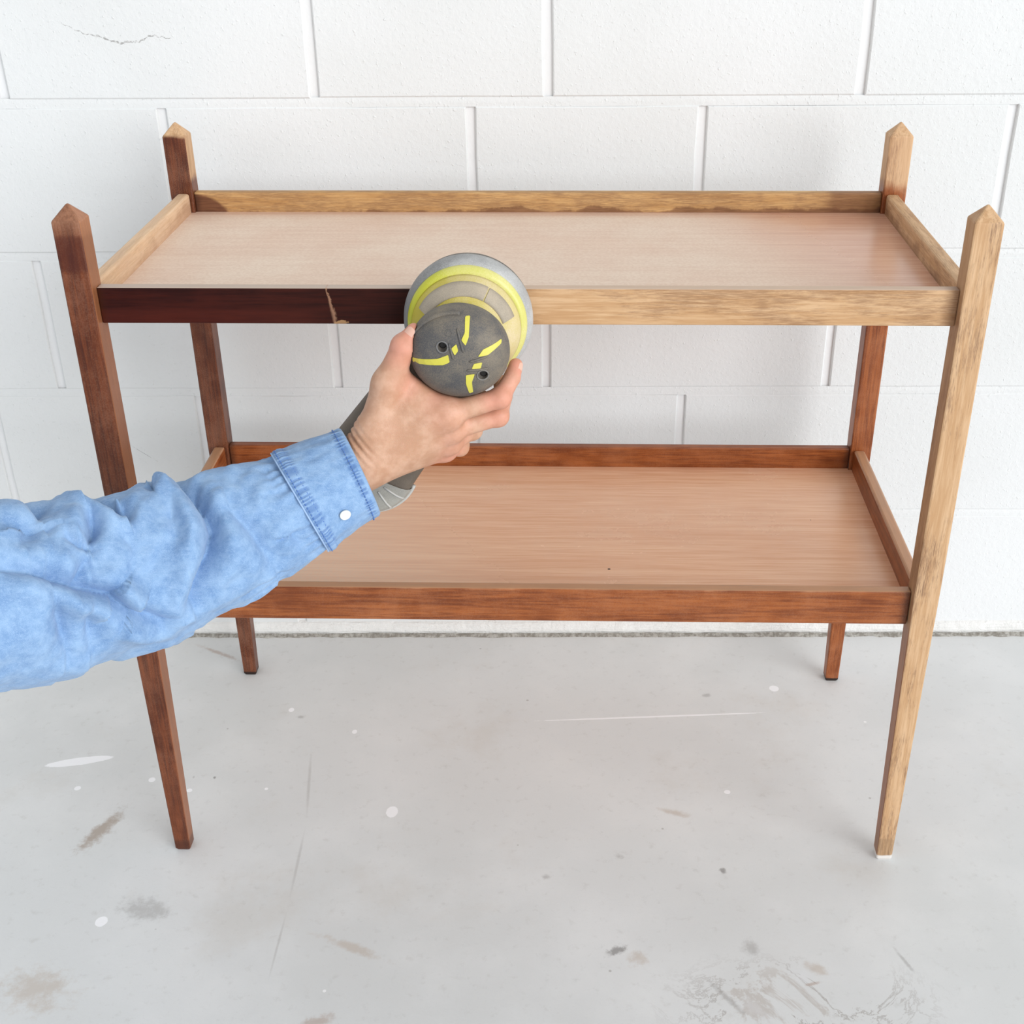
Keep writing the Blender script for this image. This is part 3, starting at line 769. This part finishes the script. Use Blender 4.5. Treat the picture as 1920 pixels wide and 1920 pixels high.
    for c in corners:
        for ax_ in range(3):
            if c[ax_] == 0:
                e = list(c); e[ax_] = 1; e = tuple(e); va, vb = val[c], val[e]; m = (va < 0) != (vb < 0)
                tq = va[m] / (va[m] - vb[m]); p = np.tile(np.array(c, float), (m.sum(), 1)); p[:, ax_] += tq; acc[m] += p; cnt[m] += 1
    V = (ii + acc / cnt[:, None]) * h + lo
    F = []
    for ax_ in range(3):
        o1, o2 = [a for a in range(3) if a != ax_]
        sl0 = [slice(None)] * 3; sl1 = [slice(None)] * 3; sl0[ax_] = slice(0, -1); sl1[ax_] = slice(1, None)
        ch = sgn[tuple(sl0)] != sgn[tuple(sl1)]
        e = np.argwhere(ch); e = e[(e[:, o1] > 0) & (e[:, o2] > 0) & (e[:, o1] < f.shape[o1] - 1) & (e[:, o2] < f.shape[o2] - 1)]
        q = []
        for d1, d2 in ((0, 0), (1, 0), (1, 1), (0, 1)):
            cc = e.copy(); cc[:, o1] -= d1; cc[:, o2] -= d2; q.append(idx[cc[:, 0], cc[:, 1], cc[:, 2]])
        q = np.stack(q, 1); ins_ = sgn[e[:, 0], e[:, 1], e[:, 2]]
        if ax_ == 1: ins_ = ~ins_
        q[ins_] = q[ins_][:, ::-1]; F.append(q)
    F = np.concatenate(F); F = F[(F >= 0).all(1)]
    # relax a little
    for _ in range(3):
        s_ = np.zeros_like(V); n_ = np.zeros(len(V))
        for a in range(4):
            b = (a + 1) % 4
            np.add.at(s_, F[:, a], V[F[:, b]]); np.add.at(n_, F[:, a], 1); np.add.at(s_, F[:, b], V[F[:, a]]); np.add.at(n_, F[:, b], 1)
        n_[n_ == 0] = 1; V = V * .5 + .5 * s_ / n_[:, None]
    me = bpy.data.meshes.new('hand'); me.from_pydata((V - np.array(PB)).tolist(), [], F.tolist()); me.update(); fix_normals(me)
    # natural redness of knuckles, finger ends and web
    red = np.zeros(len(V))
    for k, r, a in (('ipip', .014, .8), ('itip', .014, 1.0), ('idip', .012, .6), ('mpip', .013, .7), ('tip_', .013, .8), ('ttip', .013, 1.0), ('pmcp', .015, .8), ('rmcp', .013, .5), ('mmcp', .012, .4), ('imcp', .013, .35), ('web2', .012, .6), ('web1', .012, .6)):
        red = np.maximum(red, a * np.exp(-((np.linalg.norm(V - keys[k][0], axis=1) - keys[k][1] * .9).clip(0) / r) ** 2))
    at = me.attributes.new('redness', 'FLOAT', 'POINT'); at.data.foreach_set('value', red.astype(np.float32))
    return me
t = NT('skin')
an = t.new('ShaderNodeAttribute', attribute_name='redness')
mot = t.noise(scale=70, detail=5, rough=.6)
c = t.mix(t.step(mot, .35, .7), srgb(193, 147, 118), srgb(210, 168, 141))
c = t.mix(t.mul(t.math('MULTIPLY', an.outputs['Fac'], t.step(mot, .2, .7, .6, 1.0)), .75), c, srgb(222, 142, 122))
wr = t.noise(t.scale(t.obj(), (1.0, 1.0, 1.0)), scale=420, detail=4, rough=.6, dist=.6); vr = t.vor(t.scale(t.obj(), (1, 1, 1)), scale=700, feature='DISTANCE_TO_EDGE')
M_SKIN = t.set(c, .48, t.bump(t.add(t.mul(wr, .8), t.mul(t.step(vr, 0, .2), .25)), .28, .0007), .4)
M_SKIN.node_tree.nodes['Principled BSDF'].inputs['Subsurface Weight'].default_value = .12
M_SKIN.node_tree.nodes['Principled BSDF'].inputs['Subsurface Radius'].default_value = (.006, .002, .001)
M_SKIN.node_tree.nodes['Principled BSDF'].inputs['Subsurface Scale'].default_value = .6
hand = link('hand', skin_mesh(), M_SKIN, person, True)
t = NT('nail'); M_NAIL = t.set(srgb(222, 176, 156), .32, None, .5)
CAMC = np.array((0.0242, -1.735, 1.1326))
def nail(base_k, tip_k, face, w, l, back=.15):
    b, r0 = np.array(HAND[base_k][0]), HAND[base_k][1]; p, r = np.array(HAND[tip_k][0]), HAND[tip_k][1]
    t_ = (p - b) / np.linalg.norm(p - b); n_ = np.array(face, float); n_ -= t_ * (n_ @ t_); n_ /= np.linalg.norm(n_); s_ = np.cross(t_, n_)
    rings = []
    for i in range(9):
        u = i / 8; ww = w * (1 - .25 * (2 * u - 1) ** 4); row = []
        for j in range(9):
            a = (2 * j / 8 - 1); ang = a * ww / (r * 1.02)
            q = p + t_ * (u * l - l * .80 + l * .08 * (1 - a * a)) + (n_ * math.cos(ang) + s_ * math.sin(ang)) * (r + .00035 - .0016 * max(0, u - .35) ** 2)
            row.append(tuple(q - np.array(PB)))
        rings.append(row)
    me = ring_mesh('nail', rings, False)
    return link('nail', me, M_NAIL, hand, True)
nail('tip_', 'ttip', (.10, -.55, .85), .0050, .0100)
nail('idip', 'itip', (.80, .30, .55), .0046, .0088)

# ---- denim sleeve
CUFF_L = .062
SL = [((-0.1615,-0.6101,0.5839),0.0418),
 ((-0.1770,-0.6157,0.5799),0.0454),
 ((-0.2172,-0.6319,0.5634),0.0503),
 ((-0.2519,-0.6482,0.5472),0.0593),
 ((-0.2962,-0.6713,0.5409),0.0645),
 ((-0.3380,-0.6944,0.5351),0.0726),
 ((-0.3787,-0.7215,0.5328),0.0732),
 ((-0.4220,-0.7507,0.5369),0.0810),
 ((-0.4561,-0.7799,0.5498),0.0807),
 ((-0.4987,-0.8131,0.5575),0.0802)]
FOLDS = [([(0.1797,1.043),(0.1612,0.774),(0.1567,0.215),(0.1579,-0.092),(0.1686,-0.398),(0.1852,-0.637),(0.1982,-0.829)],10,9,1,0.7),
 ([(0.2635,0.963),(0.2400,0.635),(0.2309,0.468),(0.2286,0.586)],8,8,1,0.6),
 ([(0.1891,0.952),(0.1896,0.780),(0.1930,0.887)],5,6,-1,0.4),
 ([(0.2608,0.627),(0.2690,0.397),(0.2771,0.208)],7,8,1,0.5),
 ([(0.1319,0.153),(0.1228,-0.267),(0.1181,-0.634),(0.1143,-0.841)],5,11,1,0.5),
 ([(0.3582,-0.006),(0.3359,-0.099),(0.3062,-0.264),(0.2686,-0.482),(0.2539,-0.716),(0.2306,-0.897)],9,9,-1,0.7),
 ([(0.3042,-0.218),(0.2942,-0.079),(0.2826,0.043)],6,10,1,0.4),
 ([(0.3316,-0.279),(0.3251,-0.550),(0.3165,-0.856)],7,13,1,0.4),
 ([(0.3237,0.940),(0.3162,0.817),(0.3216,0.587)],6,12,1,0.4),
 ([(0.2993,0.320),(0.2895,0.200),(0.2781,0.146)],4,5,1,0.4),
 ([(0.0702,0.919),(0.0612,0.407),(0.0586,-0.146)],5,8,1,0.3),
 ([(0.0828,0.133),(0.0628,0.132),(0.0552,-0.126)],3,6,1,0.3),
 ([(0.0782,0.644),(0.0749,0.385),(0.0785,0.085)],4,8,1,0.3),
 ([(0.0680,-0.625),(0.0854,-0.658),(0.0816,-0.823)],5,6,1,0.3),
 ([(0.1374,-1.016),(0.1198,-1.092),(0.1105,-1.050)],4,6,1,0.3),
 ([(0.2399,0.317),(0.2361,-0.055),(0.2481,-0.351)],3.5,16,1,0.3),
 ([(0.1757,0.563),(0.1885,0.232),(0.1920,-0.126)],3,14,1,0.3),
 ([(0.2855,-0.420),(0.2958,-0.597),(0.2940,-0.913)],5,12,1,0.4),
 ([(0.3495,0.610),(0.3364,0.483),(0.3423,0.314)],5,14,1,0.4)]
C_ = [np.array(p) for p, r in SL]; RD = [r for p, r in SL]
# the arm goes on towards the elbow and shoulder outside the picture
C_ += [np.array((-.575, -.875, .600)), np.array((-.665, -.955, .700)), np.array((-.735, -1.030, .820))]; RD += [.080, .082, .088]
C_ = np.array(C_); RD = np.array(RD)
cum = np.concatenate([[0], np.cumsum(np.linalg.norm(np.diff(C_, axis=0), axis=1))])
def smooth1(v, n):
    for _ in range(n):
        v = v.copy(); v[1:-1] = (v[:-2] + 2 * v[1:-1] + v[2:]) / 4
    return v
NS, NP = 420, 220
ss = np.linspace(0, cum[-1], NS)
ctr = smooth1(np.stack([np.interp(ss, cum, C_[:, i]) for i in range(3)], 1), 250)
rad_ = smooth1(np.interp(ss, cum, RD), 120)
tan = np.gradient(ctr, axis=0); tan /= np.linalg.norm(tan, axis=1)[:, None]
vw = np.array((0.13, -0.72, 0.68)); vw /= np.linalg.norm(vw)      # fixed reference direction for the seam frame
fb = vw - tan * (tan @ vw)[:, None]; fb /= np.linalg.norm(fb, axis=1)[:, None]
fq = np.cross(fb, tan); fq *= np.sign(fq[:, 2].mean())
phi = np.linspace(0, 2 * math.pi, NP, endpoint=False)
def frame(s):
    g = lambda A: np.array([np.interp(s, ss, A[:, i]) for i in range(3)])
    return g(ctr), g(tan), g(fq), g(fb), float(np.interp(s, ss, rad_))
def fold_disp(S, PH, RR):
    D = np.zeros_like(S)
    for pts, dep, wid, side, frac in FOLDS:
        P = [(s, RR_mean(s) * math.acos(max(-.98, min(.98, q)))) for s, q in pts]
        best = np.full(S.shape, 1e9); sg = np.zeros_like(S); tot = 0
        lens = [math.dist(P[i], P[i + 1]) for i in range(len(P) - 1)]; T = sum(lens); run = 0; par = np.zeros_like(S)
        A = RR * PH
        for (a, b), ln in zip(zip(P[:-1], P[1:]), lens):
            dx, dy = b[0] - a[0], b[1] - a[1]
            t_ = np.clip(((S - a[0]) * dx + (A - a[1]) * dy) / (ln * ln + 1e-12), 0, 1)
            ex, ey = S - a[0] - t_ * dx, A - a[1] - t_ * dy; d = np.hypot(ex, ey); m = d < best
            best = np.where(m, d, best); sg = np.where(m, np.sign(ex * abs(dy) * (1) + 1e-9), sg) if abs(dy) > abs(dx) else np.where(m, np.sign(-ey), sg)
            par = np.where(m, (run + t_ * ln) / T, par); run += ln
        env = np.clip(np.sin(np.pi * (par * .84 + .08)), 0, 1) ** .6
        w = wid * .001 * np.where(sg * side > 0, .42, 1.35)
        D -= dep * .0026 * env * np.exp(-(best / w) ** 1.25)
        D += dep * .0022 * frac * env * np.where(sg * side > 0, 1, .35) * np.exp(-((best - wid * .0017) / (wid * .0012)) ** 2)
    return D
def RR_mean(s): return float(np.interp(s, ss, rad_))
S_, PH_ = np.meshgrid(ss, phi, indexing='ij')
RRg = np.repeat(rad_[:, None], NP, 1)
PHf = np.where(PH_ > math.pi, 2 * math.pi - PH_, PH_)
disp = fold_disp(S_, PHf, RRg) * np.where(PH_ <= math.pi, 1.0, .8)
nz_ = np.zeros_like(disp)
for i in range(NS):
    for j in range(0, NP):
        s, p = ss[i], phi[j]; c, d = math.cos(p), math.sin(p)
        nz_[i, j] = 3.2 * noise.noise((s * 17, c * 1.3, d * 1.3)) + 1.6 * noise.noise((s * 40 + c * 3 + 7, c * 2.6, d * 2.6)) + .5 * noise.noise((s * 110, c * 7, d * 7 + 3))
fade = np.clip((S_ - .058) / .05, .25, 1)
disp = (disp + nz_ * .001 * 2.0) * fade
gath = np.exp(-((S_ - .066) / .013) ** 2) * .0014 * np.cos(PH_ * 26 + 2 * np.sin(PH_ * 5)); disp += gath
pos = ctr[:, None] + (fq[:, None] * np.cos(phi)[None, :, None] + fb[:, None] * (np.sin(phi) * .92)[None, :, None]) * (rad_[:, None] + disp)[..., None]
i0 = int(np.searchsorted(ss, .058))
pos = pos[i0:]; sv = ss[i0:]
nr = len(pos)
Vs = (pos - np.array(PB)).reshape(-1, 3)
Fs = [(i * NP + j, i * NP + (j + 1) % NP, (i + 1) * NP + (j + 1) % NP, (i + 1) * NP + j) for i in range(nr - 1) for j in range(NP)]
Fs.append(tuple((nr - 1) * NP + j for j in range(NP)))
me = fix_normals(pyd('sleeve', Vs, Fs))
def denim(name, light=0.0):
    t = NT(name); P = t.obj()
    big = t.noise(P, scale=40, detail=6, rough=.62); mid = t.noise(P, scale=130, detail=4, rough=.6)
    tw = t.noise(t.scale(P, (.35, 1, 1)), scale=2300, detail=2, rough=.6)
    slub = t.noise(t.scale(P, (.2, 1.2, 1.0)), scale=420, detail=3)
    c = t.mix(t.step(t.add(t.mul(big, .6), t.mul(mid, .4)), .34, .66), srgb(112, 147, 190), srgb(146, 177, 212))
    c = t.mix(t.mul(t.step(t.add(t.mul(tw, .7), t.mul(slub, .3)), .42, .68), .45), c, srgb(180, 204, 233))
    c = t.mix(t.mul(t.step(t.noise(P, scale=1900, detail=1), .56, .7), .28), c, srgb(92, 136, 196))
    if light:
        sa_ = t.new('ShaderNodeAttribute', attribute_name='along').outputs['Fac']; pa_ = t.new('ShaderNodeAttribute', attribute_name='around').outputs['Fac']
        bd = t.mx(t.step(t.math('ABSOLUTE', t.sub(sa_, .0045)), .0055, .0025), t.step(t.math('ABSOLUTE', t.sub(sa_, CUFF_L - .0065)), .0085, .0050))
        pk = t.step(t.math('COSINE', t.add(t.add(t.mul(pa_, 56.0), t.mul(t.math('SINE', t.mul(pa_, 7.0)), 3.0)), t.mul(t.math('SINE', t.mul(pa_, 17.0)), 2.0))), -.6, .7)
        c = t.mix(t.mul(bd, t.step(t.mul(pk, t.step(mid, .3, .6, .6, 1.0)), 0, 1, .6, .05)), c, srgb(84, 118, 172))
    h = t.add(tw, t.mul(slub, .5))
    m = t.set(c, .85, t.bump(t.add(h, t.mul(mid, .6)), .3, .0012), .2)
    t.b.inputs['Sheen Weight'].default_value = .15
    return m
M_DENIM = denim('faded_denim')
sleeve = link('sleeve', me, M_DENIM, person, True)
sleeve['label'] = 'crumpled faded blue denim sleeve'
# cuff: doubled band with rolled edges
prof = []
for k in range(26):
    u = k / 25; prof.append((-.001 + CUFF_L * u, .0042 - .0012 * math.sin(math.pi * u) + (.0012 * math.exp(-((u - .9) / .05) ** 2)) + .0006 * math.exp(-(u / .05) ** 2)))
outer = []; along = []
def cuffpt(s, p, off):
    c, tt, q, b, r = frame(max(0, s)); c = c + tt * min(0, s)
    wob = .0008 * noise.noise((s * 30, math.cos(p) * 2, math.sin(p) * 2 + 4)) + .0011 * noise.noise((s * 60, math.cos(p) * 5, math.sin(p) * 5 + 9))
    band = math.exp(-((s - .004) / .0035) ** 2) + math.exp(-((s - CUFF_L + .0065) / .005) ** 2)
    rr = r + off + wob * 1.3 + .00055 * band * math.cos(56 * p + 3 * math.sin(7 * p) + 2 * math.sin(17 * p))
    return c + (q * math.cos(p) + b * math.sin(p) * .92) * rr - np.array(PB)
NPc = 560; phc = [2 * math.pi * k / NPc for k in range(NPc)]
for s, off in [(.05, -.003), (.02, -.0020), (.002, -.0008), (-.0022, .0006), (-.0032, .0022), (-.0024, .0038)] + prof + [(CUFF_L + .0005, .0022), (CUFF_L - .001, -.0006)]:
    outer.append([cuffpt(s, p, off) for p in phc]); along += [s if off > .0015 else -.5] * NPc
cuff = link('cuff', ring_mesh('cuff', outer, True), denim('faded_denim_cuff', True), sleeve, True)
at_ = cuff.data.attributes.new('along', 'FLOAT', 'POINT'); at_.data.foreach_set('value', along)
at_ = cuff.data.attributes.new('around', 'FLOAT', 'POINT'); at_.data.foreach_set('value', phc * len(outer))
# stitching rows and seam cord
t = NT('blue_thread'); M_THREAD = t.set(srgb(84, 122, 186), .8)
t = NT('pale_thread'); M_THREAD2 = t.set(srgb(158, 184, 218), .8)
def stitches(s, off, n, fill, m, rr=.0005):
    bm = bmesh.new()
    for k in range(n):
        a0 = 2 * math.pi * k / n; a1 = a0 + 2 * math.pi / n * fill
        pts = [cuffpt(s, a0 + (a1 - a0) * u, off + .0002 - (.0006 if u in (0, 1) else 0)) for u in (0, .33, .66, 1)]
        me = tube_mesh('s', pts, [rr * .6, rr, rr, rr * .6], 5); bm.from_mesh(me); bpy.data.meshes.remove(me)
    me = bpy.data.meshes.new('stitching'); bm.to_mesh(me); bm.free()
    o = link('stitching', me, m, sleeve, True); o['kind'] = 'stuff'; return o
stitches(.0050, .0046, 84, .62, M_THREAD, .00055)
stitches(CUFF_L - .010, .0036, 84, .55, M_THREAD, .00065)
stitches(CUFF_L - .003, .0046, 90, .62, M_THREAD, .00055)
pts = [cuffpt(CUFF_L + .0005, p, .0030) for p in phc] ; pts.append(pts[0])
link('seam_cord', tube_mesh('seam_cord', pts, .0009, 6, False), M_THREAD2, sleeve, True)
# pearl button on the underside edge of the cuff
pb = math.radians(141)
bc = Vector(cuffpt(.0300, pb, .0042)); bn = (Vector(cuffpt(.0300, pb, .02)) - bc).normalized()
q = bn.to_track_quat('Z', 'Y').to_matrix()
rings = []
for r, d in [(.0020, .0008), (.0030, .0011), (.0042, .0019), (.0050, .0019), (.0054, .0012), (.0052, .0002), (.0030, -.0004)]:
    rings.append([tuple(bc + q @ Vector((r * math.cos(a), r * math.sin(a), d))) for a in [2 * math.pi * k / 28 for k in range(28)]])
t = NT('pearl_button'); M_BTN = t.set(srgb(238, 238, 228), .25)
link('button', ring_mesh('button', rings, True, True, True), M_BTN, sleeve, True)
